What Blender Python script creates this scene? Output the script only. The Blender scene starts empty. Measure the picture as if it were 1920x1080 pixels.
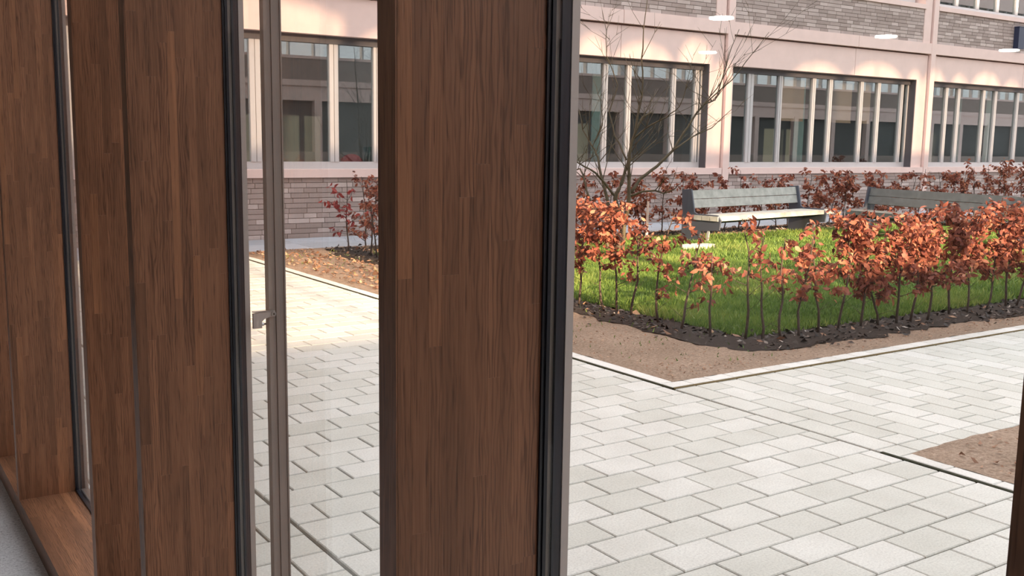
import bpy, math, random
import numpy as np
from mathutils import Matrix, Vector
random.seed(7); rng = np.random.default_rng(7)
scn = bpy.context.scene
col = scn.collection

# ---------------------------------------------------------------- camera
# world: x = away from the window wall into the courtyard, y = along the window wall, z = up
F_PX = 1885.667; YAW, PIT, ROL = 0.9761106, 0.14477299, -0.01462968
EYE = 1.58
def cam_axes():
    f = np.array([math.cos(PIT)*math.cos(YAW), math.cos(PIT)*math.sin(YAW), -math.sin(PIT)])
    r0 = np.cross(f, [0, 0, 1]); r0 /= np.linalg.norm(r0); d0 = np.cross(f, r0)
    r = r0*math.cos(ROL) + d0*math.sin(ROL); d = -r0*math.sin(ROL) + d0*math.cos(ROL)
    return r, d, f
CR, CD, CF = cam_axes()
cam_d = bpy.data.cameras.new('camera'); cam = bpy.data.objects.new('camera', cam_d); col.objects.link(cam)
cam_d.sensor_width = 36.0; cam_d.lens = 36.0*F_PX/1920.0; cam_d.clip_start = 0.02; cam_d.clip_end = 400
mw = Matrix.Identity(4)
for i in range(3):
    mw[i][0] = CR[i]; mw[i][1] = -CD[i]; mw[i][2] = -CF[i]
mw[2][3] = EYE
cam.matrix_world = mw
scn.camera = cam
def ray(x, y): return CR*(x-960)/F_PX + CD*(y-540)/F_PX + CF
def at_y(x, y, v):
    d = ray(x, y); d = d*(v/d[1]); return (d[0], d[1], d[2]+EYE)
def on_ground(x, y, z=0.0):
    d = ray(x, y); d = d*((z-EYE)/d[2]); return (d[0], d[1], z)
def to_px(p):
    q = np.array(p, float) - [0, 0, EYE]; w = q@CF
    return 960+F_PX*(q@CR)/w, 540+F_PX*(q@CD)/w, w

# ---------------------------------------------------------------- world, sun, exposure
wd = bpy.data.worlds.new('world'); scn.world = wd; wd.use_nodes = True
bg = wd.node_tree.nodes['Background']
bg.inputs['Color'].default_value = (0.93, 0.95, 1.0, 1); bg.inputs['Strength'].default_value = 1.25
sun_d = bpy.data.lights.new('sun_offscreen', 'SUN'); sun_d.energy = 11.0; sun_d.color = (1.0, 0.70, 0.45); sun_d.angle = math.radians(0.6)
sun = bpy.data.objects.new('sun_offscreen', sun_d); col.objects.link(sun)
SUN_DIR = Vector((0.06, 1.0, -0.28)).normalized()
sun.rotation_euler = SUN_DIR.to_track_quat('-Z', 'Y').to_euler(); sun.location = (0, -40, 20)
vs = scn.view_settings
vs.view_transform = 'Standard'; vs.look = 'None'; vs.gamma = 1.0; vs.use_curve_mapping = False
vs.exposure = 0.86

# ---------------------------------------------------------------- materials
def new_mat(name):
    m = bpy.data.materials.new(name); m.use_nodes = True
    nt = m.node_tree; b = nt.nodes['Principled BSDF']
    return m, nt, b
def nd(nt, t, **kw):
    n = nt.nodes.new(t)
    for k, v in kw.items(): setattr(n, k, v)
    return n
def lk(nt, a, b): nt.links.new(a, b)
def ramp(nt, fac, stops):
    r = nd(nt, 'ShaderNodeValToRGB'); e = r.color_ramp.elements
    while len(e) < len(stops): e.new(0.5)
    for i, (p, c) in enumerate(stops):
        e[i].position = p; e[i].color = (c[0], c[1], c[2], 1)
    lk(nt, fac, r.inputs['Fac']); return r.outputs['Color']
def mixc(nt, mode, fac, a, b):
    n = nd(nt, 'ShaderNodeMix', data_type='RGBA', blend_type=mode)
    if isinstance(fac, (int, float)): n.inputs['Factor'].default_value = fac
    else: lk(nt, fac, n.inputs['Factor'])
    for s, v in ((6, a), (7, b)):
        if isinstance(v, (tuple, list)): n.inputs[s].default_value = (v[0], v[1], v[2], 1)
        else: lk(nt, v, n.inputs[s])
    return n.outputs[2]
def noise(nt, vec, scale, detail=3, rough=0.55, dist=0.0):
    n = nd(nt, 'ShaderNodeTexNoise'); n.inputs['Scale'].default_value = scale
    n.inputs['Detail'].default_value = detail; n.inputs['Roughness'].default_value = rough; n.inputs['Distortion'].default_value = dist
    if vec is not None: lk(nt, vec, n.inputs['Vector'])
    return n.outputs['Fac']
def pos(nt): return nd(nt, 'ShaderNodeNewGeometry').outputs['Position']
def mapped(nt, vec, scale):
    m = nd(nt, 'ShaderNodeMapping'); m.inputs['Scale'].default_value = scale; lk(nt, vec, m.inputs['Vector']); return m.outputs['Vector']
def bump(nt, b, h, strength, dist=0.01):
    n = nd(nt, 'ShaderNodeBump'); n.inputs['Strength'].default_value = strength; n.inputs['Distance'].default_value = dist
    lk(nt, h, n.inputs['Height']); lk(nt, n.outputs['Normal'], b.inputs['Normal'])
def plain(name, c, rough=0.6, metal=0.0, var=0.12, scale=20, bmp=0.0, spec=0.5):
    m, nt, b = new_mat(name)
    f = noise(nt, pos(nt), scale)
    lo = tuple(x*(1-var) for x in c); hi = tuple(min(1, x*(1+var)) for x in c)
    lk(nt, ramp(nt, f, [(0.3, lo), (0.7, hi)]), b.inputs['Base Color'])
    b.inputs['Roughness'].default_value = rough; b.inputs['Metallic'].default_value = metal; b.inputs['Specular IOR Level'].default_value = spec
    if bmp: bump(nt, b, f, bmp)
    return m

def wood(name, axis, tone, rough=0.42):
    m, nt, b = new_mat(name)
    oi = nd(nt, 'ShaderNodeObjectInfo')
    off = nd(nt, 'ShaderNodeVectorMath', operation='SCALE'); off.inputs[0].default_value = (37.3, 19.1, 53.7); lk(nt, oi.outputs['Random'], off.inputs['Scale'])
    add = nd(nt, 'ShaderNodeVectorMath', operation='ADD'); lk(nt, pos(nt), add.inputs[0]); lk(nt, off.outputs[0], add.inputs[1])
    P = add.outputs[0]
    s1 = [55, 55, 55]; s1[axis] = 2.6
    s2 = [330, 330, 330]; s2[axis] = 13
    s3 = [9, 9, 9]; s3[axis] = 1.3
    g1 = noise(nt, mapped(nt, P, s1), 1.0, 4, 0.6, 0.9)
    g2 = noise(nt, mapped(nt, P, s2), 1.0, 2, 0.5)
    g3 = noise(nt, mapped(nt, P, s3), 1.0, 3, 0.6, 1.5)
    base = ramp(nt, oi.outputs['Random'], [(0.0, tuple(q*.72 for q in tone)), (0.12, tuple(q*.95 for q in tone)), (0.5, tone), (0.85, tuple(q*1.12 for q in tone)), (1.0, (tone[0]*1.38, tone[1]*1.36, tone[2]*1.28))])
    c = mixc(nt, 'MULTIPLY', 0.9, base, ramp(nt, g1, [(0.30, (0.74, 0.72, 0.70)), (0.55, (1.0, 1.0, 1.0)), (0.75, (1.16, 1.16, 1.18))]))
    c = mixc(nt, 'MULTIPLY', 0.75, c, ramp(nt, g3, [(0.35, (0.78, 0.76, 0.74)), (0.65, (1.18, 1.18, 1.18))]))
    c = mixc(nt, 'MULTIPLY', 0.8, c, ramp(nt, g2, [(0.30, (0.40, 0.36, 0.34)), (0.43, (1, 1, 1))]))
    ms = [1, 1, 1]; ms[axis] = 0.16
    wv = nd(nt, 'ShaderNodeTexWave', wave_type='BANDS', bands_direction='X'); wv.inputs['Scale'].default_value = 48; wv.inputs['Distortion'].default_value = 13.0
    wv.inputs['Detail'].default_value = 2.5; wv.inputs['Detail Scale'].default_value = 0.8; wv.inputs['Detail Roughness'].default_value = 0.6
    lk(nt, mapped(nt, P, ms), wv.inputs['Vector'])
    fr = nd(nt, 'ShaderNodeMath', operation='FRACT'); m7 = nd(nt, 'ShaderNodeMath', operation='MULTIPLY'); m7.inputs[1].default_value = 7.31
    lk(nt, oi.outputs['Random'], m7.inputs[0]); lk(nt, m7.outputs[0], fr.inputs[0])
    amt = nd(nt, 'ShaderNodeMath', operation='MULTIPLY'); amt.inputs[1].default_value = 0.85; lk(nt, fr.outputs[0], amt.inputs[0])
    c = mixc(nt, 'MULTIPLY', amt.outputs[0], c, ramp(nt, wv.outputs['Fac'], [(0.08, (0.56, 0.52, 0.50)), (0.30, (1.0, 1.0, 1.0)), (1.0, (1.12, 1.12, 1.12))]))
    lk(nt, c, b.inputs['Base Color'])
    b.inputs['Roughness'].default_value = rough; b.inputs['Specular IOR Level'].default_value = 0.5
    bump(nt, b, g2, 0.45, 0.0008)
    return m
M = {}
M['wood_z'] = wood('stained_oak_upright', 2, (0.275, 0.125, 0.065))
M['wood_y'] = wood('stained_oak_sill', 1, (0.275, 0.125, 0.065))
M['gasket'] = plain('black_gasket', (0.014, 0.016, 0.024), 0.33, var=0.3, scale=6)
M['bronze_alu'] = plain('bronze_grey_aluminium', (0.42, 0.37, 0.345), 0.45, 0.1, var=0.05, scale=5)
M['bronze_mid'] = plain('brown_aluminium', (0.24, 0.205, 0.185), 0.42, 0.1, var=0.06, scale=5)
M['steel'] = plain('brushed_steel', (0.45, 0.44, 0.43), 0.3, 0.9, var=0.06)
M['dark_bolt'] = plain('dark_bolt', (0.02, 0.02, 0.02), 0.4)
M['plaster'] = plain('white_plaster', (0.70, 0.68, 0.66), 0.8, var=0.03, scale=3)
M['stone'] = plain('pink_cast_stone', (0.80, 0.61, 0.56), 0.75, var=0.035, scale=4, bmp=0.03)
M['mortar'] = plain('grey_mortar', (0.27, 0.22, 0.20), 0.95, var=0.1, scale=30)
M['win_frame'] = plain('pale_aluminium_frame', (0.56, 0.545, 0.545), 0.4, 0.1, var=0.03, scale=4)
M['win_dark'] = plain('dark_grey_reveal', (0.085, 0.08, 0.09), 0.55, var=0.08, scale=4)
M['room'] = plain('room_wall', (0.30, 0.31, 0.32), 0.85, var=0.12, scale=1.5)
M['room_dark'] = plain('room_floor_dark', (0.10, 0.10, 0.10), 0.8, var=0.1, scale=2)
M['blind'] = plain('tan_roller_blind', (0.30, 0.20, 0.165), 0.85, var=0.04, scale=30)
M['curtain'] = plain('teal_curtain', (0.16, 0.24, 0.27), 0.9, var=0.1, scale=8)
M['bench_wood'] = plain('weathered_grey_wood', (0.40, 0.405, 0.375), 0.75, var=0.2, scale=9, bmp=0.1)
M['bench_dark'] = plain('dark_weathered_wood', (0.13, 0.14, 0.14), 0.75, var=0.2, scale=9, bmp=0.1)
M['bench_steel'] = plain('blue_grey_steel', (0.075, 0.085, 0.115), 0.5, 0.2, var=0.08, scale=6)
M['bench_leg'] = plain('galvanised_leg', (0.55, 0.55, 0.56), 0.4, 0.4, var=0.08)
M['navy'] = plain('navy_metal', (0.018, 0.026, 0.065), 0.4, var=0.1)
M['red'] = plain('red_cloth', (0.42, 0.03, 0.05), 0.85, var=0.15)
M['teal'] = plain('teal_plastic', (0.02, 0.10, 0.12), 0.5, var=0.1)
M['white'] = plain('white_paint', (0.75, 0.74, 0.72), 0.6, var=0.04)
M['bark'] = plain('olive_bark', (0.085, 0.068, 0.042), 0.85, var=0.35, scale=12, bmp=0.3)
M['stem'] = plain('dark_twig_bark', (0.075, 0.052, 0.040), 0.85, var=0.3, scale=30)
M['birch_stake'] = plain('pale_stake_wood', (0.62, 0.47, 0.40), 0.8, var=0.1)
M['pale_stone'] = plain('pale_flat_stone', (0.52, 0.48, 0.43), 0.8, var=0.08)

def glass(name, base, tint=(1, 1, 1)):
    m = bpy.data.materials.new(name); m.use_nodes = True; nt = m.node_tree
    for n in list(nt.nodes): nt.nodes.remove(n)
    out = nd(nt, 'ShaderNodeOutputMaterial'); mx = nd(nt, 'ShaderNodeMixShader')
    tr = nd(nt, 'ShaderNodeBsdfTransparent'); tr.inputs['Color'].default_value = (*tint, 1)
    gl = nd(nt, 'ShaderNodeBsdfGlossy'); gl.inputs['Roughness'].default_value = 0.0; gl.inputs['Color'].default_value = (1, 1, 1, 1)
    lw = nd(nt, 'ShaderNodeLayerWeight'); lw.inputs['Blend'].default_value = 0.5
    pw = nd(nt, 'ShaderNodeMath', operation='POWER'); pw.inputs[1].default_value = 5; lk(nt, lw.outputs['Facing'], pw.inputs[0])
    ma = nd(nt, 'ShaderNodeMath', operation='MULTIPLY_ADD'); ma.inputs[1].default_value = 1-base; ma.inputs[2].default_value = base; lk(nt, pw.outputs[0], ma.inputs[0])
    lk(nt, ma.outputs[0], mx.inputs['Fac']); lk(nt, tr.outputs[0], mx.inputs[1]); lk(nt, gl.outputs[0], mx.inputs[2]); lk(nt, mx.outputs[0], out.inputs['Surface'])
    return m
M['glass'] = glass('clear_window_glass', 0.035, (0.99, 1.0, 0.995))
M['glass_far'] = glass('coated_window_glass', 0.13, (0.80, 0.86, 0.86))
M['glass_mid'] = glass('clear_upper_floor_glass', 0.04, (0.97, 0.97, 0.96))
M['glass_top'] = glass('tinted_top_floor_glass', 0.06, (0.50, 0.49, 0.48))  # unseen pane; its grey tint is added to weaken the sun on the facade

def emit(name, c, s):
    m, nt, b = new_mat(name)
    b.inputs['Base Color'].default_value = (0.8, 0.8, 0.8, 1); b.inputs['Emission Color'].default_value = (*c, 1); b.inputs['Emission Strength'].default_value = s
    return m
M['lamp'] = emit('lamp_diffuser', (1.0, 0.93, 0.82), 30.0)

def stone_mat(name, src, lo, mid, hi, speck=0.5):
    m, nt, b = new_mat(name)
    if src == 'obj': fac = nd(nt, 'ShaderNodeObjectInfo').outputs['Random']
    else:
        a = nd(nt, 'ShaderNodeAttribute', attribute_name='rnd'); fac = a.outputs['Fac']
    base = ramp(nt, fac, [(0.0, lo), (0.5, mid), (1.0, hi)])
    P = pos(nt)
    n1 = noise(nt, P, 105, 3, 0.75); n2 = noise(nt, P, 3.0, 3)
    c = mixc(nt, 'MULTIPLY', speck, base, ramp(nt, n1, [(0.32, (0.62, 0.61, 0.60)), (0.5, (1, 1, 1)), (0.68, (1.22, 1.22, 1.20))]))
    c = mixc(nt, 'MULTIPLY', 0.6, c, ramp(nt, n2, [(0.3, (0.86, 0.85, 0.83)), (0.7, (1.08, 1.08, 1.08))]))
    lk(nt, c, b.inputs['Base Color']); b.inputs['Roughness'].default_value = 0.8
    bump(nt, b, n1, 0.25, 0.002)
    return m
PL, PMID, PH = (0.505, 0.50, 0.455), (0.56, 0.553, 0.51), (0.605, 0.595, 0.56)
M['paver'] = stone_mat('pale_concrete_paver', 'obj', PL, PMID, PH)
M['paver_far'] = stone_mat('pale_concrete_paver_far', 'att', PL, PMID, PH)
M['kerb'] = stone_mat('white_concrete_kerb', 'obj', (0.58, 0.565, 0.53), (0.63, 0.615, 0.58), (0.68, 0.665, 0.635), 0.35)
M['blue_slab'] = stone_mat('blue_grey_slab', 'obj', (0.38, 0.41, 0.45), (0.42, 0.45, 0.50), (0.47, 0.50, 0.55), 0.3)
M['brick'] = stone_mat('grey_brown_brick', 'obj', (0.33, 0.26, 0.235), (0.40, 0.32, 0.295), (0.58, 0.485, 0.455), 0.4)
M['brick_far'] = stone_mat('grey_brown_brick_far', 'att', (0.33, 0.26, 0.235), (0.40, 0.32, 0.295), (0.58, 0.485, 0.455), 0.4)

def ground_mat(name, stops, sc1, sc2, rough=0.95, bs=0.5):
    m, nt, b = new_mat(name); P = pos(nt)
    n1 = noise(nt, P, sc1, 5, 0.7); n2 = noise(nt, P, sc2, 3)
    c = ramp(nt, n1, stops)
    c = mixc(nt, 'MULTIPLY', 0.6, c, ramp(nt, n2, [(0.3, (0.75, 0.73, 0.68)), (0.7, (1.15, 1.13, 1.1))]))
    lk(nt, c, b.inputs['Base Color']); b.inputs['Roughness'].default_value = rough; b.inputs['Specular IOR Level'].default_value = 0.2
    bump(nt, b, n1, bs, 0.01); return m
M['soil'] = ground_mat('brown_gritty_soil', [(0.25, (0.12, 0.082, 0.055)), (0.45, (0.245, 0.175, 0.128)), (0.6, (0.335, 0.25, 0.19)), (0.8, (0.52, 0.42, 0.33))], 55, 2.2)
M['mulch'] = ground_mat('dark_mulch', [(0.3, (0.016, 0.012, 0.010)), (0.6, (0.045, 0.034, 0.029)), (0.85, (0.12, 0.09, 0.075))], 45, 4)
M['joint'] = ground_mat('mossy_joint', [(0.3, (0.035, 0.032, 0.022)), (0.6, (0.075, 0.066, 0.046)), (0.8, (0.11, 0.098, 0.07))], 20, 2)
M['lawn_base'] = ground_mat('turf', [(0.3, (0.035, 0.060, 0.014)), (0.6, (0.10, 0.15, 0.035)), (0.8, (0.18, 0.22, 0.06))], 18, 1.5)
M['floor'] = None
def floor_mat():
    m, nt, b = new_mat('speckled_terrazzo'); P = pos(nt)
    n1 = noise(nt, P, 90, 3, 0.7); n2 = noise(nt, P, 260, 2)
    c = ramp(nt, n1, [(0.3, (0.22, 0.21, 0.22)), (0.42, (0.56, 0.55, 0.56)), (0.6, (0.70, 0.69, 0.70)), (0.75, (0.82, 0.81, 0.81))])
    c = mixc(nt, 'MULTIPLY', 0.6, c, ramp(nt, n2, [(0.36, (0.45, 0.42, 0.42)), (0.46, (1, 1, 1))]))
    lk(nt, c, b.inputs['Base Color']); b.inputs['Roughness'].default_value = 0.45; return m
M['floor'] = floor_mat()

def leaf_mat(name, stops, trans=0.35):
    m, nt, b = new_mat(name)
    a = nd(nt, 'ShaderNodeAttribute', attribute_name='rnd')
    c = ramp(nt, a.outputs['Fac'], stops)
    lk(nt, c, b.inputs['Base Color']); b.inputs['Roughness'].default_value = 0.55; b.inputs['Specular IOR Level'].default_value = 0.3
    t = nd(nt, 'ShaderNodeBsdfTranslucent'); lk(nt, c, t.inputs['Color'])
    mx = nd(nt, 'ShaderNodeMixShader'); mx.inputs['Fac'].default_value = trans
    out = nt.nodes['Material Output']
    lk(nt, b.outputs[0], mx.inputs[1]); lk(nt, t.outputs[0], mx.inputs[2]); lk(nt, mx.outputs[0], out.inputs['Surface'])
    return m
M['leaf'] = leaf_mat('copper_beech_leaf', [(0.0, (0.085, 0.024, 0.020)), (0.35, (0.22, 0.066, 0.045)), (0.7, (0.38, 0.135, 0.082)), (1.0, (0.58, 0.27, 0.16))], 0.27)
M['leaf_red'] = leaf_mat('crimson_leaf', [(0.0, (0.16, 0.020, 0.022)), (0.5, (0.32, 0.045, 0.045)), (1.0, (0.48, 0.10, 0.085))])
M['litter'] = leaf_mat('dry_fallen_leaf', [(0.0, (0.17, 0.085, 0.050)), (0.5, (0.33, 0.18, 0.11)), (1.0, (0.52, 0.33, 0.21))], 0.15)
M['mulch_bits'] = leaf_mat('mulch_chips', [(0.0, (0.02, 0.016, 0.014)), (0.7, (0.055, 0.042, 0.036)), (0.93, (0.11, 0.085, 0.07)), (1.0, (0.5, 0.45, 0.40))], 0.0)
M['grass'] = leaf_mat('green_grass_blade', [(0.0, (0.060, 0.115, 0.022)), (0.4, (0.13, 0.225, 0.045)), (0.75, (0.23, 0.32, 0.070)), (1.0, (0.40, 0.42, 0.14))], 0.3)

# ---------------------------------------------------------------- mesh helpers
class MB:
    def __init__(s): s.v = []; s.f = []; s.r = []
    def box(s, x0, x1, y0, y1, z0, z1, r=None):
        n = len(s.v)
        s.v += [(x0, y0, z0), (x1, y0, z0), (x1, y1, z0), (x0, y1, z0), (x0, y0, z1), (x1, y0, z1), (x1, y1, z1), (x0, y1, z1)]
        s.f += [(n, n+3, n+2, n+1), (n+4, n+5, n+6, n+7), (n, n+1, n+5, n+4), (n+1, n+2, n+6, n+5), (n+2, n+3, n+7, n+6), (n+3, n, n+4, n+7)]
        if r is not None: s.r += [r]*6
        return s
    def slab(s, x0, x1, y0, y1, z0, z1, c=0.004, r=None):      # box with a chamfered top
        n = len(s.v)
        s.v += [(x0, y0, z0), (x1, y0, z0), (x1, y1, z0), (x0, y1, z0), (x0, y0, z1-c), (x1, y0, z1-c), (x1, y1, z1-c), (x0, y1, z1-c),
                (x0+c, y0+c, z1), (x1-c, y0+c, z1), (x1-c, y1-c, z1), (x0+c, y1-c, z1)]
        for k in (0, 4):
            for i in range(4):
                j = (i+1) % 4; s.f.append((n+k+i, n+k+j, n+k+4+j, n+k+4+i))
        s.f.append((n+8, n+9, n+10, n+11))
        if r is not None: s.r += [r]*9
        return s
    def prism(s, pts, axis, a0, a1):                             # polygon (2D) extruded along axis
        n = len(s.v); k = len(pts)
        for a in (a0, a1):
            for p, q in pts:
                s.v.append({0: (a, p, q), 1: (p, a, q), 2: (p, q, a)}[axis])
        s.f.append(tuple(range(n, n+k))); s.f.append(tuple(range(n+2*k-1, n+k-1, -1)))
        for i in range(k):
            j = (i+1) % k; s.f.append((n+i, n+k+i, n+k+j, n+j))
        return s
    def tube(s, pts, rad, n=6, cap=True):
        pts = [Vector(p) for p in pts]; b = len(s.v); m = len(pts)
        up = Vector((0.31, 0.17, 0.93))
        for i, p in enumerate(pts):
            t = (pts[min(i+1, m-1)] - pts[max(i-1, 0)])
            t = t.normalized() if t.length > 1e-9 else Vector((0, 0, 1))
            ref = up if abs(t.dot(up)) < 0.95 else Vector((1, 0, 0))
            a = t.cross(ref).normalized(); c = t.cross(a)
            for k in range(n):
                w = 2*math.pi*k/n; q = p + (a*math.cos(w) + c*math.sin(w))*rad[i]
                s.v.append(tuple(q))
        for i in range(m-1):
            for k in range(n):
                k2 = (k+1) % n; s.f.append((b+i*n+k, b+i*n+k2, b+(i+1)*n+k2, b+(i+1)*n+k))
        if cap:
            s.f.append(tuple(b+k for k in range(n))[::-1]); s.f.append(tuple(b+(m-1)*n+k for k in range(n)))
        return s
    def mesh(s, name, mat, smooth=False):
        me = bpy.data.meshes.new(name); me.from_pydata(s.v, [], s.f)
        if s.r:
            at = me.attributes.new('rnd', 'FLOAT', 'FACE'); at.data.foreach_set('value', np.array(s.r, dtype=np.float32))
        if smooth: me.polygons.foreach_set('use_smooth', [True]*len(me.polygons))
        if mat is not None: me.materials.append(mat)
        me.update(); return me
    def build(s, name, mat, parent=None, smooth=False):
        return link(name, s.mesh(name, mat, smooth), parent)
def link(name, data, parent=None, loc=None):
    o = bpy.data.objects.new(name, data); col.objects.link(o)
    if parent is not None: o.parent = parent
    if loc is not None: o.location = loc
    return o
def empty(name, loc=(0, 0, 0), rz=0.0):
    o = link(name, None); o.location = loc; o.rotation_euler = (0, 0, rz); o.empty_display_size = 0.2; return o
def tag(o, label=None, cat=None, group=None, kind=None):
    if label: o['label'] = label
    if cat: o['category'] = cat
    if group: o['group'] = group
    if kind: o['kind'] = kind
    return o
def fast_mesh(name, V, tri, mat, rnd=None):
    me = bpy.data.meshes.new(name); nv, nt_ = len(V), len(tri)
    me.vertices.add(nv); me.vertices.foreach_set('co', np.asarray(V, dtype=np.float32).ravel())
    me.loops.add(nt_*3); me.loops.foreach_set('vertex_index', np.asarray(tri, dtype=np.int32).ravel())
    me.polygons.add(nt_); me.polygons.foreach_set('loop_start', np.arange(0, nt_*3, 3, dtype=np.int32)); me.polygons.foreach_set('loop_total', np.full(nt_, 3, dtype=np.int32))
    me.update(calc_edges=True)
    if rnd is not None:
        at = me.attributes.new('rnd', 'FLOAT', 'FACE'); at.data.foreach_set('value', np.asarray(rnd, dtype=np.float32))
    me.materials.append(mat); me.validate(); return me
unit_cube = {}
def piece(name, x0, x1, y0, y1, z0, z1, mat, parent):
    """a box piece that shares one unit-cube mesh per material"""
    if mat.name not in unit_cube: unit_cube[mat.name] = MB().box(-.5, .5, -.5, .5, -.5, .5).mesh(name, mat)
    o = link(name, unit_cube[mat.name], parent); o.location = ((x0+x1)/2, (y0+y1)/2, (z0+z1)/2); o.scale = (x1-x0, y1-y0, z1-z0); return o

# ================================================================ THE ROOM
UA, UG = 0.556, 0.773          # inner edge of the mullions, start of the gaskets
SILL = 0.081; HEAD = 3.05
WING_TOP = 8.0
Y0, Y1 = -7.0, 13.0
def structure(name, mb, mat): return tag(mb.build(name, mat), kind='structure')
structure('floor', MB().box(-14, UA, Y0, Y1, -0.15, 0), M['floor'])
structure('ceiling', MB().box(-14, 0.84, Y0, Y1, 3.1, 3.3), M['plaster'])
structure('wall_back', MB().box(-14.2, -14, Y0-.2, Y1+.2, 0, 3.1), M['plaster'])
structure('wall_near', MB().box(-14, 0.84, Y0-.2, Y0, 0, 3.1), M['plaster'])
structure('wall_far', MB().box(-14, 0.84, Y1, Y1+.2, 0, 3.1), M['plaster'])
structure('wall_courtyard_near', MB().box(0.56, 0.84, Y0, -3.0, 0, 3.1), M['stone'])
structure('wall_courtyard_far', MB().box(0.56, 0.84, 8.2, 15.06, 0, 3.1), M['stone'])
structure('wall_above_windows', MB().box(0.50, 0.84, -11, 15.06, 3.3, WING_TOP), M['stone'])

# mullions: (near face y, thickness)
MW = 0.0465
mulls = [('Z', 0.2545), ('A', 1.0725), ('B', 2.355), ('C', 2.922), ('D', 4.437), ('E', 5.10), ('F', 6.62)]
mull_labels = {
 'Z': 'dark brown oak mullion edge standing at the window beside the planted corner bed',
 'A': 'broad brown oak mullion with wide fine-grained face standing alone between two wide panes',
 'B': 'brown oak mullion with blind guide rail outside its edge, front one of a close pair',
 'C': 'brown oak mullion tucked directly behind the mullion with the guide rail',
 'D': 'brown oak mullion with orange staves whose foot meets the wooden sill',
 'E': 'reddish brown oak mullion just behind the one whose foot meets the sill',
 'F': 'last brown oak mullion at the far end of the window wall'}
for key, ym in mulls:
    t = empty('timber_mullion', ((UA+UG)/2, ym+MW/2, SILL))
    tag(t, mull_labels[key], 'mullion', 'oak mullions of the window wall')
    MB().box(UA-(UA+UG)/2, UA+.0022-(UA+UG)/2, -MW/2, MW/2-.0006, 0, HEAD-SILL).build('edge_lipping', M['wood_z'], t)
    ncol = 10; w = (UG-UA-.0026)/ncol
    xs = [UA + .0026 + w*i for i in range(ncol+1)]
    for i in range(1, ncol): xs[i] += random.uniform(-.0025, .0025)
    for i in range(ncol):
        z = SILL; first = True
        while z < HEAD - 0.02:
            L = random.uniform(0.30, 0.72)
            if first: L *= random.uniform(0.3, 1.0); first = False
            z1 = min(HEAD, z+L)
            if HEAD - z1 < 0.1: z1 = HEAD
            e = random.uniform(0, 0.00012)
            o = piece('stave', xs[i]+.00008, xs[i+1]-.00008, ym-e, ym+MW+e, z+.00008, z1-.00008, M['wood_z'], None)
            o.parent = t; o.matrix_parent_inverse = Matrix.Translation(t.location).inverted()
            z = z1
# sill of laminated staves running along the window
sill = tag(empty('trim_1', (0, 0, 0)), kind='structure'); SY0, SY1 = -3.0, 8.2
ws = 7; w = (UG-UA)/ws
for i in range(ws):
    y = SY0
    while y < SY1:
        L = random.uniform(0.35, 0.85); y1 = min(SY1, y+L)
        piece('stave', UA+w*i+.0001, UA+w*(i+1)-.0001, y+.0001, y1-.0001, 0.0, SILL-random.uniform(0, .00015), M['wood_y'], sill); y = y1
# header beam
structure('trim_2', MB().box(UA, 0.84, -3.0, 8.2, HEAD, 3.1), M['wood_y'])
structure('trim_3', MB().box(UG, 0.84, -3.0, 8.2, -.15, 0.02), M['bronze_mid'])

# windows: one unit per bay (pane, gaskets, outer aluminium cap)
edges = [-3.0] + [y for _, y in mulls] + [8.2]
win_id = 1
for i in range(len(edges)-1):
    a = edges[i] + (MW if i > 0 else 0); b = edges[i+1]
    wn = tag(empty('window_%d' % win_id, (0.79, (a+b)/2, SILL)), kind='structure'); win_id += 1
    def part(name, mb, mat):
        o = mb.build(name, mat, wn); o.matrix_parent_inverse = Matrix.Translation(wn.location).inverted(); return o
    part('pane', MB().box(0.786, 0.794, a+.004, b-.004, SILL+.006, HEAD-.004), M['glass'])
    for s, y in ((1, a), (-1, b)):
        def strip(name, u0, u1, pr, mat):
            y_in = y + s*pr; lo, hi = min(y, y_in), max(y, y_in)
            part(name, MB().box(u0, u1, lo, hi, SILL, HEAD), mat)
        strip('gasket', UG, 0.7785, 0.0035, M['gasket'])
        strip('gasket_lip', 0.7785, 0.7815, 0.0060, M['gasket'])
        strip('gasket', 0.7815, 0.7858, 0.0035, M['gasket'])
        strip('spacer', 0.7942, 0.8020, 0.0050, M['gasket'])
        strip('outer_gasket', 0.8020, 0.8110, 0.0030, M['gasket'])
        strip('cap_profile', 0.8110, 0.8235, 0.0045, M['bronze_alu'])
    part('bottom_gasket', MB().box(UG, 0.7858, a, b, SILL, SILL+.006), M['gasket'])
    part('bottom_cap', MB().box(0.7942, 0.8235, a, b, 0.02, SILL+.006), M['bronze_mid'])
# outer caps closing the mullions outside
for key, ym in mulls:
    structure('trim_%d' % (win_id-4), MB().box(UG, 0.8235, ym, ym+MW, 0.02, HEAD), M['bronze_mid']); win_id += 1

# ceiling lamps: flat pendant discs (their reflections hang in the glass)
def lamp(x, y, lab, grp='pendant disc lamps of the room'):
    t = tag(empty('pendant_lamp', (x, y, 2.80)), lab, 'ceiling lamp', grp)
    n = 32; ring = [(0.115*math.cos(2*math.pi*k/n), 0.115*math.sin(2*math.pi*k/n)) for k in range(n)]
    d = MB().prism(ring, 2, 0.0, 0.02).build('diffuser', M['lamp'], t)
    ring2 = [(p*1.04, q*1.04) for p, q in ring]
    MB().prism(ring2, 2, 0.02, 0.05).build('housing', M['white'], t)
    MB().tube([(0, 0, 0.05), (0, 0, 0.30)], [0.006, 0.006]).build('cord', M['dark_bolt'], t)
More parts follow.
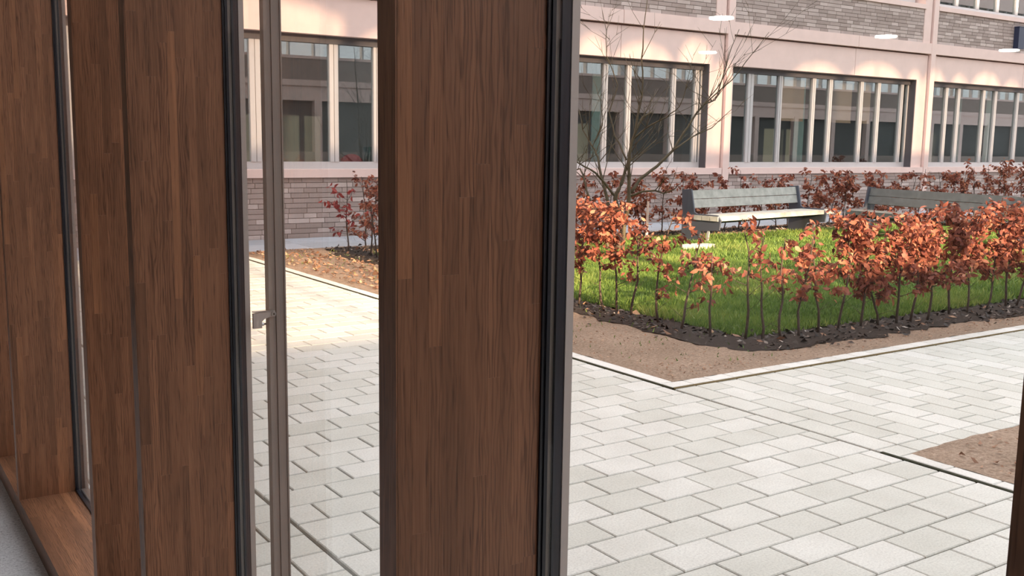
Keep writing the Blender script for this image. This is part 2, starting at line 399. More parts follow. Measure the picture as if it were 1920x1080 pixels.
# the four lamps whose reflections hang in the window glass
for x, y, lab in ((-5.8, 7.3, 'white disc pendant lamp, nearest the windows of the row of three'), (-8.4, 7.3, 'white disc pendant lamp, middle one of the row of three'),
                  (-10.9, 7.3, 'white disc pendant lamp, deepest in the room of the row of three'), (-8.4, 10.1, 'white disc pendant lamp hanging apart from the row of three')):
    lamp(x, y, lab)

# blind guide rail outside the paired mullion
rail = tag(empty('blind_guide_rail', (0.88, 2.35, 0.0)), 'slim bronze vertical guide rail bracketed outside the paired oak mullion', 'guide rail')
def rp(name, mb, mat, smooth=False):
    o = mb.build(name, mat, rail, smooth); o.matrix_parent_inverse = Matrix.Translation(rail.location).inverted(); return o
rp('rail', MB().box(0.866, 0.8825, 2.338, 2.362, -0.01, 3.2).box(0.8835, 0.8865, 2.3345, 2.362, -0.01, 3.2), M['bronze_mid'])
rp('rear_channel', MB().box(0.8865, 0.906, 2.341, 2.362, -0.01, 3.2).box(0.9065, 0.910, 2.338, 2.362, -0.01, 3.2), M['bronze_mid'])
zb = 1.158
prof = [(0.8235, zb+.001), (0.868, zb+.004), (0.8785, zb+.004), (0.8785, zb-.010), (0.866, zb-.010), (0.852, zb-.014), (0.845, zb-.020), (0.845, zb-.036), (0.8235, zb-.036)]
br = rp('bracket', MB().prism(prof, 1, 2.330, 2.338), M['bronze_alu'])
rp('bracket_cap', MB().box(0.8235, 0.874, 2.329, 2.339, zb+.0035, zb+.006), M['steel'])
def disc(cx, cz, r, y0, y1, n=16): return MB().prism([(cx+r*math.cos(2*math.pi*k/n), cz+r*math.sin(2*math.pi*k/n)) for k in range(n)], 1, y0, y1)
rp('washer', disc(0.874, zb-.003, 0.0062, 2.327, 2.330), M['steel'])
rp('bolt', disc(0.874, zb-.003, 0.0024, 2.326, 2.327), M['dark_bolt'])
rp('screw', MB().tube([(0.845, 2.334, zb-.027), (0.856, 2.334, zb-.027)], [0.0028, 0.0024], 8), M['dark_bolt'])
rp('screw_nut', MB().tube([(0.845, 2.334, zb-.027), (0.850, 2.334, zb-.027)], [0.0048, 0.0048], 6), M['steel'])

# ================================================================ GROUND
structure('ground', MB().box(0.5, 60, -30, 40, -0.6, -0.02), M['joint'])
def bumpy(name, x0, x1, y0, y1, z, amp, step, mat, edge=0.0):
    nx, ny = max(2, int((x1-x0)/step)), max(2, int((y1-y0)/step))
    X, Y = np.meshgrid(np.linspace(x0, x1, nx), np.linspace(y0, y1, ny), indexing='ij')
    Z = z + amp*(np.sin(X*7.1+Y*3.3)*.3 + np.sin(X*3.7-Y*6.1+1)*.3 + rng.normal(0, .35, X.shape))
    V = np.stack([X, Y, Z], -1).reshape(-1, 3)
    I = np.arange(nx*ny).reshape(nx, ny)
    a, b, c, d = I[:-1, :-1].ravel(), I[1:, :-1].ravel(), I[1:, 1:].ravel(), I[:-1, 1:].ravel()
    tri = np.concatenate([np.stack([a, b, c], 1), np.stack([a, c, d], 1)])
    o = link(name, fast_mesh(name, V, tri, mat)); return tag(o, kind='structure')
bumpy('planting_soil', 4.57, 9.5, 4.82, 13.62, 0.006, 0.007, 0.06, M['soil'])
bumpy('planting_soil', 9.5, 30, 4.82, 13.62, 0.006, 0.006, 0.2, M['soil'])
bumpy('corner_soil', 4.55, 9.0, -3.0, 3.02, 0.006, 0.007, 0.06, M['soil'])
# dark mulch strips under the hedge
HX, HY = 5.93, 5.42
def blob_strip(name, pts, half, z, mat):
    mb = MB(); n = len(pts)
    L, R = [], []
    for i, p in enumerate(pts):
        a = pts[max(i-1, 0)]; b = pts[min(i+1, n-1)]; dx, dy = b[0]-a[0], b[1]-a[1]; q = math.hypot(dx, dy); nx, ny = -dy/q, dx/q
        h1 = half*random.uniform(.75, 1.2); h2 = half*random.uniform(.75, 1.2)
        L.append((p[0]+nx*h1, p[1]+ny*h1, z)); R.append((p[0]-nx*h2, p[1]-ny*h2, z))
    C = [(p[0], p[1], z+.02) for p in pts]
    b0 = len(mb.v); mb.v += L + C + R
    for i in range(n-1):
        mb.f += [(b0+i, b0+n+i, b0+n+i+1, b0+i+1), (b0+n+i, b0+2*n+i, b0+2*n+i+1, b0+n+i+1)]
    return tag(mb.build(name, mat, smooth=True), kind='structure')
strip_pts = [(HX, 12.9-.15*k) for k in range(int((12.9-HY-.3)/.15))] + [(HX, HY+.25), (HX+.06, HY+.08), (HX+.25, HY)] + [(HX+.4+.15*k, HY) for k in range(50)]
blob_strip('mulch_strip', strip_pts, 0.30, 0.012, M['mulch'])
blob_strip('back_mulch_strip', [(5.8+.3*k, 13.15) for k in range(80)], 0.30, 0.012, M['mulch'])
# lawn
LX0, LX1, LY0, LY1 = 6.15, 27.0, 5.68, 12.45
bumpy('lawn_ground', LX0, LX1, LY0, LY1, 0.022, 0.005, 0.12, M['lawn_base'])
def grass(n, x0, x1, y0, y1, h0, h1, wid, bald=True):
    X = rng.uniform(x0, x1, n); Y = rng.uniform(y0, y1, n)
    gx, gy, _ = on_ground(1308, 468); keep = ((X-gx)/.36)**2+((Y-gy)/.22)**2 > 1; X, Y = X[keep], Y[keep]; n = len(X)   # no grass through the flat stone
    pat = np.sin(X*2.3+1.2*np.sin(Y*1.9))+np.sin(Y*3.1-X*1.1)+.6*np.sin(X*5.7+Y*4.3)
    A = rng.uniform(0, 2*np.pi, n); Hh = rng.uniform(h0, h1, n)*(1+.15*pat); lean = rng.normal(0, .45, (n, 2))*Hh[:, None]
    W = wid*rng.uniform(.7, 1.3, n)
    dx, dy = np.cos(A)*W, np.sin(A)*W
    V = np.empty((n, 3, 3)); zb = 0.018
    V[:, 0] = np.stack([X-dx, Y-dy, np.full(n, zb)], 1); V[:, 1] = np.stack([X+dx, Y+dy, np.full(n, zb)], 1); V[:, 2] = np.stack([X+lean[:, 0], Y+lean[:, 1], zb+Hh], 1)
    r = np.clip(.45+.13*pat+rng.normal(0, .16, n), 0, 1)
    return V.reshape(-1, 3), np.arange(n*3).reshape(n, 3), r
Vg, Tg, Rg = grass(90000, LX0-.05, 10.0, LY0-.06, LY1, .03, .075, .006)
V2, T2, R2 = grass(60000, 10.0, 19.0, LY0, LY1, .035, .08, .011)
V3, T3, R3 = grass(450, 4.75, 6.0, 5.0, 13.3, .015, .035, .006)
lawn = link('lawn_grass', fast_mesh('lawn_grass', np.concatenate([Vg, V2, V3]), np.concatenate([Tg, T2+len(Vg), T3+len(Vg)+len(V2)]), M['grass'], np.concatenate([Rg, R2, R3])))
tag(lawn, 'short green lawn growing behind the copper hedge', 'grass', kind='stuff')

# ---- pavers
pave = tag(empty('pavement', (0, 0, 0)), kind='structure')
cells = []
G_ = 0.0085
def cell(x0, x1, y0, y1):
    if x1-x0 > .014 and y1-y0 > .014: cells.append((x0, x1, y0, y1))
# field along the building: rows parallel to x
def field_rows(xa, xb, ya, yb, ph_x, ph_y, L=0.30, Wd=0.20):
    k0 = math.floor((ya-ph_y)/Wd); k1 = math.ceil((yb-ph_y)/Wd)
    for k in range(k0, k1):
        y0, y1 = max(ya, ph_y+k*Wd), min(yb, ph_y+(k+1)*Wd)
        p = ph_x + (0.15 if k % 2 else 0)
        j0 = math.floor((xa-p)/L); j1 = math.ceil((xb-p)/L)
        for j in range(j0, j1): cell(max(xa, p+j*L), min(xb, p+(j+1)*L), y0, y1)
XJ = 2.845-.15*round((2.845-on_ground(541, 988)[0])/.15)      # dark seam parallel to the building
field_rows(XJ+.004, 4.447, -2.0, 13.62, 2.845, 2.98)
field_rows(0.845, XJ-.004, -2.0, 13.62, XJ-.004, 3.07)
# path between the beds: columns parallel to y
PY0, PY1 = 3.165, 4.694
for c in range(0, 46):
    x0, x1 = 4.462+.19*c, 4.462+.19*(c+1)
    p = 4.37 if c % 2 == 0 else 4.22
    j0 = math.floor((PY0-p)/.31); j1 = math.ceil((PY1-p)/.31)
    for j in range(j0, j1): cell(x0, x1, max(PY0, p+j*.31), min(PY1, p+(j+1)*.31))
    cell(x0, x1, 3.025, PY0)
def vis(c):
    q = to_px(((c[0]+c[1])/2, (c[2]+c[3])/2, 0))
    if q[2] < .1 or not (-20 < q[0] < 1940 and 300 < q[1] < 1110): return 1e9
    y = q[1]
    hid = q[0] < 470 or 712 < q[0] < 1045 or (q[0] > 1915)
    return q[2] + (500 if hid else 0)
order = sorted(range(len(cells)), key=lambda i: vis(cells[i]))
near = set(order[:300])
paver_mesh = {}
rest = MB()
for i, (x0, x1, y0, y1) in enumerate(cells):
    a, b, c, d = x0+G_/2, x1-G_/2, y0+G_/2, y1-G_/2
    dz = random.uniform(-.0012, .0012)
    if i in near:
        key = (round(b-a, 3), round(d-c, 3))
        if key not in paver_mesh: paver_mesh[key] = MB().slab(-key[0]/2, key[0]/2, -key[1]/2, key[1]/2, -.06, 0, .004).mesh('paver', M['paver'])
        link('paver', paver_mesh[key], pave, ((a+b)/2, (c+d)/2, dz))
    else: rest.slab(a, b, c, d, -.06, dz, .004, r=random.random())
tag(rest.build('paver_field', M['paver_far'], pave), kind='stuff')
# ---- kerbs
def kerb(name, label_pts, axis, w0, w1, step, z=0.006):
    k = tag(empty(name, (0, 0, 0)), kind='structure'); a0, a1 = label_pts; n = max(1, round((a1-a0)/step)); st = (a1-a0)/n; ms = {}
    for i in range(n):
        p0, p1 = a0+st*i+.002, a0+st*(i+1)-.002
        L = p1-p0; W = w1-w0
        if not ms: ms['m'] = (MB().slab(-W/2, W/2, -L/2, L/2, -.12, 0, .005) if axis == 1 else MB().slab(-L/2, L/2, -W/2, W/2, -.12, 0, .005)).mesh('kerb_stone', M['kerb'])
        loc = ((w0+w1)/2, (p0+p1)/2, z) if axis == 1 else ((p0+p1)/2, (w0+w1)/2, z)
        link('kerb_stone', ms['m'], k, loc)
M['moss'] = ground_mat('dark_moss', [(0.3, (0.014, 0.015, 0.007)), (0.6, (0.030, 0.032, 0.014)), (0.8, (0.07, 0.07, 0.03))], 25, 3)
M['moss_dry'] = ground_mat('olive_dry_moss', [(0.3, (0.09, 0.065, 0.025)), (0.6, (0.15, 0.11, 0.045)), (0.8, (0.20, 0.155, 0.075))], 25, 3)
tag(MB().box(4.444, 4.470, 4.70, 13.62, -.02, .0035).build('moss_seam', M['moss']), kind='structure')
tag(MB().box(4.462, 13.2, 4.690, 4.717, -.02, .0035).build('dry_moss_seam', M['moss_dry']), kind='structure')
tag(MB().box(4.444, 4.468, -2.0, 3.12, -.02, .0030).build('corner_bed_seam', M['moss']), kind='structure')
kerb('kerb_along_building', (4.835, 13.62), 1, 4.470, 4.575, 0.98)
kerb('kerb_along_path', (4.466, 13.2), 0, 4.716, 4.830, 0.19)
kerb('kerb_of_corner_bed', (-2.0, 3.015), 1, 4.468, 4.560, 0.25)
# blue-grey slabs at the foot of the facade
sl = tag(empty('facade_walk', (0, 0, 0)), kind='structure'); me = None
for i in range(30):
    for j in range(2):
        x0 = 0.85+i*.98; y0 = 13.63+j*.735
        if me is None: me = MB().slab(-.487, .487, -.364, .364, -.06, 0.008, .004).mesh('slab', M['blue_slab'])
        link('slab', me, sl, (x0+.49, y0+.3675, 0))

# ---- litter (dry leaves, chips) lying on the soil
def flakes(n, fx, size, z, flat=0.5):
    V = np.empty((n, 4, 3)); T = []; 
    P = fx(n); A = rng.uniform(0, 2*np.pi, n); S = size*rng.uniform(.5, 1.3, n)
    ca, sa = np.cos(A)*S, np.sin(A)*S
    tilt = rng.normal(0, flat, (n, 2))*S[:, None]
    zz = z+rng.uniform(0, .012, n)
    V[:, 0] = np.stack([P[:, 0]-ca, P[:, 1]-sa, zz], 1); V[:, 2] = np.stack([P[:, 0]+ca, P[:, 1]+sa, zz+np.abs(tilt[:, 0])], 1)
    V[:, 1] = np.stack([P[:, 0]+sa*.5, P[:, 1]-ca*.5, zz+np.abs(tilt[:, 1])], 1); V[:, 3] = np.stack([P[:, 0]-sa*.5, P[:, 1]+ca*.5, zz], 1)
    i = np.arange(n)*4; T = np.concatenate([np.stack([i, i+1, i+2], 1), np.stack([i, i+2, i+3], 1)])
    r = rng.uniform(0, 1, n); return V.reshape(-1, 3), T, np.concatenate([r, r])
def on_strip(n):
    k = rng.integers(0, len(strip_pts), n); S = np.array(strip_pts)[k]; return S + rng.normal(0, .15, (n, 2))
def uni(x0, x1, y0, y1): return lambda n: np.stack([rng.uniform(x0, x1, n), rng.uniform(y0, y1, n)], 1)
def litter(name, label, cat, mat, sets):
    Vs, Ts, Rs = [], [], []; o = 0
    for a in sets:
        v, t, r = flakes(*a); Vs.append(v); Ts.append(t+o); Rs.append(r); o += len(v)
    ob = link(name, fast_mesh(name, np.concatenate(Vs), np.concatenate(Ts), mat, np.concatenate(Rs))); tag(ob, label, cat, kind='stuff')
litter('mulch_chips', 'dark mulch chips scattered along the foot of the hedge', 'mulch', M['mulch_bits'], [(4200, on_strip, .028, .012), (2500, lambda n: np.stack([rng.uniform(5.8, 20, n), 13.15+rng.normal(0, .15, n)], 1), .03, .012)])
litter('fallen_leaves', 'dry brown fallen leaves scattered over the soil bed', 'leaves', M['litter'],
       [(900, uni(4.65, 5.6, 8.5, 13.5), .03, .012), (900, uni(4.62, 13, 4.86, 5.15), .010, .008), (700, uni(4.62, 5.55, 4.9, 8.5), .010, .010), (1500, uni(6, 18, 12.4, 13.5), .03, .012), (900, uni(4.6, 7.5, .5, 2.98), .018, .010), (120, on_strip, .035, .02)])

# ================================================================ PLANTS
def leaf_batch(P, D, S, fold=.35):
    """n folded pointed leaves: P base points, D directions, S lengths"""
    n = len(P); D = D/np.linalg.norm(D, axis=1)[:, None]
    q = rng.normal(0, 1, (n, 3)); side = np.cross(D, q); side /= np.linalg.norm(side, axis=1)[:, None]; up = np.cross(side, D)
    S = S[:, None]; W = S*.235
    V = np.empty((n, 6, 3))
    V[:, 0] = P; V[:, 1] = P+D*S*.35+side*W+up*W*fold; V[:, 2] = P+D*S*.35-side*W+up*W*fold
    V[:, 3] = P+D*S*.72+side*W*.75+up*W*fold*.6; V[:, 4] = P+D*S*.72-side*W*.75+up*W*fold*.6; V[:, 5] = P+D*S-up*S*.1
    mid = None
    i = np.arange(n)*6
    T = np.concatenate([np.stack([i, i+1, i+2], 1), np.stack([i+1, i+3, i+2], 1), np.stack([i+2, i+3, i+4], 1), np.stack([i+3, i+5, i+4], 1)])
    return V.reshape(-1, 3), T
def shrub(x, y, h, nleaf, label, group, mat='leaf', lo=.30, top=False, size=.062, lean=None, spread=.17, z0=.01, bias=1.3):
    t = tag(empty('beech_shrub', (x, y, 0)), label, 'shrub', group)
    lx, ly = lean if lean else (random.uniform(-.13, .13), random.uniform(-.06, .06))
    pts = []; m = 8
    wx = wy = 0.0; vx, vy = random.gauss(0, .02), random.gauss(0, .015)
    for i in range(m+1):
        f = i/m; pts.append((lx*f**1.3*1.2+wx, ly*f+wy, z0+(h-z0)*f))
        vx = .5*vx+random.gauss(0, .012); vy = .5*vy+random.gauss(0, .010); wx += vx; wy += vy
    st = MB(); st.tube(pts, [.011*(1-.78*i/m)+.0015 for i in range(m+1)], 6)
    tips = []
    nt_ = 5+int(nleaf/19)
    for k in range(nt_):
        f = lo-.05+(1.03-lo)*random.betavariate(bias, 1.25) if not top else random.betavariate(5, 1.6)
        f = min(f, .995)
        i = min(m-1, int(f*m)); u = f*m-i; b = Vector(pts[i]).lerp(Vector(pts[i+1]), u)
        a = random.uniform(0, 2*math.pi); L = random.uniform(.08, spread*1.4)*(1.15-.45*f)
        e = b + Vector((math.cos(a)*L, math.sin(a)*L*.8, random.uniform(.25, .9)*L))
        mdl = b.lerp(e, .5)+Vector((0, 0, -.012))
        st.tube([b, mdl, e], [.0036, .0026, .0012], 4); tips.append((b, e))
    # fine bare twigs
    for k in range(6):
        f = random.uniform(.12, .9); i = min(m-1, int(f*m)); b = Vector(pts[i]); a = random.uniform(0, 6.28); L = random.uniform(.08, .2)
        st.tube([b, b+Vector((math.cos(a)*L, math.sin(a)*L, L*random.uniform(.3, 1)))], [.0022, .0009], 4)
    st.build('stem', M['stem'], t, smooth=True)
    good = [tp for tp in tips if tp[1].z > lo*h*.9] or tips
    w = [1.0]*len(good)
    P, D, S = [], [], []
    for k in range(nleaf):
        b, e = good[k % len(good)] if k < len(good) else random.choice(good)
        u = random.uniform(.45, 1.08); p = b.lerp(e, u)+Vector((random.gauss(0, .022), random.gauss(0, .022), random.gauss(0, .020)))
        d = Vector((random.gauss(0, 1), random.gauss(0, 1), random.gauss(-.75, .6)))
        P.append(p); D.append(d); S.append(size*random.uniform(.65, 1.25))
    V, T = leaf_batch(np.array(P), np.array(D), np.array(S))
    r = np.clip(rng.normal(.5, .25, len(P)), 0, 1); r = np.tile(r, 4)
    tag(link('foliage', fast_mesh('foliage', V, T, M[mat], r), t), kind='stuff')
    return t
front = [(1086, 575.5, 150, 1.02), (1129.6, 588.5, 160, 1.0), (1160.7, 590, 140, 1.0), (1188.5, 596, 80, .90), (1234, 610.7, 55, .98), (1270, 623.7, 55, .86), (1321, 638.5, 50, .70),
         (1371, 635, 34, 1.0), (1419, 640, 12, .86), (1458, 638, 46, .84), (1498.5, 636.7, 60, .86), (1530, 629, 90, .86), (1566, 623.7, 170, .98), (1606, 616, 110, .92),
         (1648.5, 616, 120, .90), (1685.6, 612.6, 170, .93), (1711.5, 609, 190, .96), (1749.6, 607, 190, 1.0), (1776, 594, 200, 1.0), (1815, 592, 190, 1.0), (1848.5, 586.7, 210, 1.02), (1882, 579, 210, 1.02), (1908, 579, 220, 1.04)]
GA, GB, GC = 'shrubs of the hedge row facing the window wall', 'shrubs of the hedge row along the paved path', 'shrubs of the back hedge under the facade windows'
LA = 'copper-leaved beech shrub in the hedge row running towards the facade'
LB = 'dense copper-leaved beech shrub in the hedge row along the paved path'
LB2 = 'sparse thin-stemmed beech shrub with few leaves near the hedge corner'
for (px, py, n, h) in front:
    x, y, _ = on_ground(px, py)
    lean = None
    if px < 1330: x = .5*x+.5*HX; lab, g = (LA, GA) if n > 60 else (LB2, 'sparse shrubs at the hedge corner')
    else: y = .5*y+.5*HY; lab, g = (LB, GB) if n > 95 else (LB2, 'sparse shrubs at the hedge corner')
    if px < 1200: lean = (random.uniform(-.09, .0), random.uniform(-.04, .06))
    elif n <= 60: lean = (random.uniform(-.03, .06), random.uniform(-.04, .04))
    if px > 1690: lean = (random.uniform(.0, .18), random.uniform(-.05, .05))
    shrub(x, y, h, int(n*((2.7 if px < 1200 else 3.6) if n > 95 else 2.2)), lab, g, size=.066, lo=.30 if n > 95 else .25, bias=2.2 if px < 1200 else 1.5, top=(px in (1371, 1566)), lean=lean, spread=.2 if n > 150 else .17)
y = 7.95
while y < 12.4:
    shrub(HX+random.uniform(-.05, .05), y, random.uniform(.9, 1.05), random.randint(200, 320), LA, GA); y += random.uniform(.26, .36)
x = 10.0
while x < 12.2:
    shrub(x, HY+random.uniform(-.05, .05), random.uniform(.9, 1.05), 600, LB, GB, lean=(.1, 0)); x += random.uniform(.28, .36)
# two reddish shrubs at the far end of the bed
shrub(5.93, 12.86, 1.02, 110, 'crimson-leaved shrub with a sunlit stem at the far end of the bed', None, 'leaf_red', lo=.22, size=.085, spread=.26)
shrub(6.30, 13.06, 1.05, 130, 'brown-leaved shrub beside the crimson-leaved shrub', None, 'leaf', lo=.12, size=.075, spread=.22)
# back hedge under the facade windows
x = 6.75; LC = 'brown-leaved beech shrub in the back hedge below the facade windows'
while x < 25.5:
    gap = (19.0 < x < 20.0)
    h = random.uniform(.95, 1.12)*(1.12 if x > 21.5 else 1.0)
    LC = ('thin sparse brown-leaved shrub standing in a gap of the back hedge' if gap else 'brown-leaved shrub of the back hedge next to the crimson shrub' if x < 8.6 else
          'brown-leaved shrub of the back hedge behind the bare tree' if x < 11.4 else 'brown-leaved shrub of the back hedge behind the grey bench' if x < 15.2 else
          'brown-leaved shrub of the back hedge between grey bench and thin gap' if x < 19 else 'tall brown-leaved shrub of the back hedge past the thin gap')
    shrub(x, 13.12+random.uniform(-.08, .08), h, 70 if gap else random.randint(230, 320), LC, GC, 'leaf', lo=.16, size=.09, spread=.25)
    x += random.uniform(.36, .50)

# bare multi-stemmed tree behind the hedge
TX, TY = on_ground(1160, 474)[:2]
tree = tag(empty('bare_tree', (TX, TY, 0)), 'bare multi-stemmed tree with thin spreading branches behind the hedge', 'tree')
tdir = Vector((-CR[0], -CR[1], 0)).normalized(); rdir = Vector((CR[0], CR[1], 0)).normalized(); fdir = Vector((CF[0], CF[1], 0)).normalized()
tdist = Vector((TX, TY, 0)).dot(fdir)
def tpt(px, py, dep):
    d = ray(px, py); v = Vector(d); k = (tdist+dep)/(v.x*fdir.x+v.y*fdir.y); p = v*k
    return Vector((p.x-TX, p.y-TY, p.z+EYE))
def limb(name, pix, r0, r1, dep, twigs=5, parent=None):
    n = len(pix); pts = [tpt(px, py, dep*(i/(n-1))**1.0) for i, (px, py) in enumerate(pix)]
    if pix[0][1] > 465: pts[0] = Vector((pts[0].x, pts[0].y, -.02))
    fine = []
    for i in range(n-1):
        for k in range(3): fine.append(pts[i].lerp(pts[i+1], k/3)+Vector((random.gauss(0, .006), random.gauss(0, .006), 0)))
    fine.append(pts[-1]); m = len(fine)
    rad = [r0+(r1-r0)*i/(m-1) for i in range(m)]
    mb = MB().tube(fine, rad, 7)
    for k in range(int(twigs*1.9)):
        i = random.randint(m//4, m-2); b = fine[i]; d0 = (fine[i+1]-fine[i]).normalized()
        L = random.uniform(.25, .75); d = (d0*.6+rdir*random.gauss(0, .7)+fdir*random.gauss(0, .5)+Vector((0, 0, random.uniform(.0, .7)))).normalized()
        e1 = b+d*L*.5+Vector((0, 0, random.uniform(-.03, .05))); e2 = b+d*L+Vector((0, 0, random.uniform(0, .14)))
        rr = min(rad[i]*.55, .008); mb.tube([b, e1, e2], [rr, rr*.7, .0018], 5)
        for q in range(2):
            d2 = (d+rdir*random.gauss(0, .6)+fdir*random.gauss(0, .5)+Vector((0, 0, random.uniform(-.1, .5)))).normalized(); L2 = random.uniform(.12, .35)
            s = e1.lerp(e2, random.random()); mb.tube([s, s+d2*L2], [.0032, .0014], 4)
    return mb.build(name, M['bark'], tree, smooth=True)
limb('trunk', [(1158, 474), (1163, 440), (1166, 405), (1152, 372), (1165, 345), (1177, 305), (1186, 262), (1204, 220), (1222, 210)], .045, .012, .2, 5)
limb('branch', [(1166, 470), (1170, 430), (1178, 385), (1180, 342), (1179, 310), (1182, 275), (1192, 240), (1204, 180), (1204, 110), (1207, 55), (1214, -20)], .036, .004, -.4, 6)
limb('branch', [(1152, 471), (1146, 425), (1137, 372), (1127, 325), (1121, 295), (1112, 275), (1092, 243), (1085, 205)], .03, .006, .5, 6)
limb('branch', [(1150, 366), (1135, 345), (1118, 325), (1096, 312), (1070, 298), (1045, 270)], .02, .006, -.3, 4)
limb('branch', [(1146, 472), (1120, 410), (1104, 368), (1095, 335), (1088, 316), (1075, 320)], .022, .008, .4, 3)
limb('branch', [(1182, 362), (1200, 335), (1232, 312), (1262, 282), (1282, 250), (1304, 215), (1322, 195), (1341, 187), (1358, 140), (1372, 90), (1386, 55)], .026, .004, .6, 8)
limb('branch', [(1182, 368), (1205, 359), (1228, 357), (1245, 363), (1262, 356), (1276, 344)], .018, .005, -.5, 2)
limb('branch', [(1262, 282), (1300, 255), (1335, 240), (1372, 205)], .013, .004, .4, 4)
limb('branch', [(1175, 300), (1152, 255), (1142, 210), (1160, 160), (1137, 105), (1137, 58), (1129, 18)], .014, .003, .5, 6)
limb('branch', [(1137, 58), (1150, 25)], .005, .002, .1, 1)
limb('branch', [(1186, 262), (1210, 240), (1250, 220), (1275, 200), (1292, 150)], .014, .004, -.6, 6)
limb('branch', [(1304, 215), (1345, 165), (1375, 110), (1398, 60)], .010, .003, .2, 3)
limb('branch', [(1320, 197), (1372, 150), (1412, 100), (1442, 60)], .010, .003, -.3, 3)
limb('branch', [(1177, 305), (1205, 285), (1230, 262), (1240, 225)], .012, .004, .5, 4)
limb('branch', [(1112, 275), (1130, 235), (1128, 190), (1112, 150)], .010, .003, .4, 4)

# pale stake and flat stone in the lawn
sx, sy, _ = on_ground(1212, 447)
tag(MB().tube([(sx, sy, 0.0), (sx+.03, sy+.02, .62)], [.026, .022], 8).build('garden_stake', M['birch_stake']), 'pale wooden stake leaning in the lawn near the bench', 'stake')
gx, gy, _ = on_ground(1308, 468)
k = 14; ring = [(gx+.30*math.cos(2*math.pi*i/k)*(1+.08*math.sin(3*i)), gy+.16*math.sin(2*math.pi*i/k)) for i in range(k)]
tag(MB().prism(ring, 2, 0.0, .078).build('flat_stone', M['pale_stone']), 'pale flat stone lying in the grass before the bench', 'stone')

# ================================================================ BENCHES
def bench(name, loc, rz, L, wood_m, label, seat_over=0.30):
    """local: x along the bench, y towards the back, seat front at y=0"""
    t = tag(empty(name, loc, rz), label, 'bench', 'park benches on the lawn')
    z = .38
    for j in range(3): MB().box(-.02, L+seat_over, .0+.16*j, .15+.16*j, z, z+.075).build('seat_plank', wood_m, t)
    for i, (zz, yy) in enumerate(((.56, .545), (.705, .575))):
        MB().prism([(yy, zz), (yy+.05, zz-.01), (yy+.08, zz+.125), (yy+.03, zz+.135)], 0, .03, L-.03).build('back_plank', wood_m, t)
    for xx in (0.0, L-.03):
        pl = MB().prism([(-.02, .24), (-.04, .40), (.02, .475), (.42, .475), (.48, .50), (.555, .865), (.74, .85), (.72, .40), (.72, 0.0), (.40, 0.0), (.34, .20)], 0, xx, xx+.03).build('end_plate', M['bench_steel'], t)
        MB().prism([(.20, 0.0), (.24, 0.0), (.21, .22), (.17, .22)], 0, xx+.002, xx+.028).build('leg', M['bench_leg'], t)
    MB().box(.03, L-.03, .40, .46, .30, .37).build('cross_rail', M['bench_steel'], t)
    return t
b0 = Vector(on_ground(1290, 357, .84)); b1 = Vector(on_ground(1492, 350, .84)); dd = (b1-b0); rz1 = math.atan2(dd.y, dd.x); ny = Vector((-math.sin(rz1), math.cos(rz1), 0))
o1 = b0 - ny*.62; bench('park_bench', (o1.x, o1.y, 0), rz1, dd.length, M['bench_wood'], 'grey slatted park bench with dark steel end plate facing the hedge')
c0 = Vector((15.62, 11.55, 0)); rz2 = math.atan2(-3.0, -.25); ny = Vector((-math.sin(rz2), math.cos(rz2), 0))
o2 = c0 - ny*.62; bench('park_bench', (o2.x, o2.y, 0), rz2, 3.1, M['bench_dark'], 'dark slatted park bench set end-on behind the dense hedge', .02)

# ================================================================ FACADE ACROSS THE COURTYARD
FY = 15.10
bld = tag(empty('courtyard_building', (15, FY, 0)), 'pink stone and grey brick building with ribbon windows closing the courtyard', 'building')
def fb(name, mb, mat, parent=None, smooth=False):
    p = parent or bld
    o = mb.build(name, mat, p, smooth); o.matrix_parent_inverse = Matrix.Translation(bld.location).inverted() if p is bld else Matrix.Identity(4)
    return o
ZS0, ZS1, ZL, ZC0, ZC1, ZU0, ZU1, ZT = 0.965, 1.095, 3.20, 3.83, 4.08, 4.87, 4.975, 6.90
piers = [1.46, 8.46, 15.46, 22.42, 29.46]
def bricks(name, x0, x1, z0, z1, individual=None):
    """individual: x-range whose bricks are objects of their own"""
    p = fb(name, MB().box(x0, x1, FY+.034, FY+.25, z0, z1), M['mortar'])
    mb = MB(); ch = (z1-z0)/max(1, round((z1-z0)/.078)); z = z0; r = 0
    n = round((z1-z0)/ch)
    for r in range(n):
        zz = z0+ch*r; x = x0 + (random.uniform(-.2, -.02))
        while x < x1-.01:
            L = random.choice((.22, .26, .30, .36, .44)); a, b = max(x0, x), min(x1, x+L-.010); x += L
            if b-a < .02: continue
            e = FY+.022+random.uniform(-.003, .003)
            if individual and individual[0] < (a+b)/2 < individual[1]:
                o = piece('brick', a, b, e, FY+.10, zz+.004, zz+ch-.006, M['brick'], None); o.parent = p
                o.matrix_parent_inverse = Matrix.Translation(bld.location).inverted() @ Matrix.Identity(4)
                o.matrix_parent_inverse = Matrix.Identity(4)
            else: mb.box(a, b, e, FY+.10, zz+.004, zz+ch-.006, r=random.random())
    if mb.v:
        q = mb.build('brickwork', M['brick_far'], p); q.matrix_parent_inverse = Matrix.Identity(4); tag(q, kind='stuff')
    return p
bars = {0: [2.05, 2.9, 4.1, 5.53, 6.84, 7.6],
        1: [8.9, 9.6, 10.3, 11.2, 12.47, 13.06, 14.24, 14.88],
        2: [15.86, 16.46, 17.40, 18.50, 19.08, 20.19, 20.83, 21.72],
        3: [22.90, 23.56, 24.09, 25.21, 25.76, 26.82, 27.6, 28.4]}
thick = {5.53: .17, 6.84: .15, 16.46: .17}
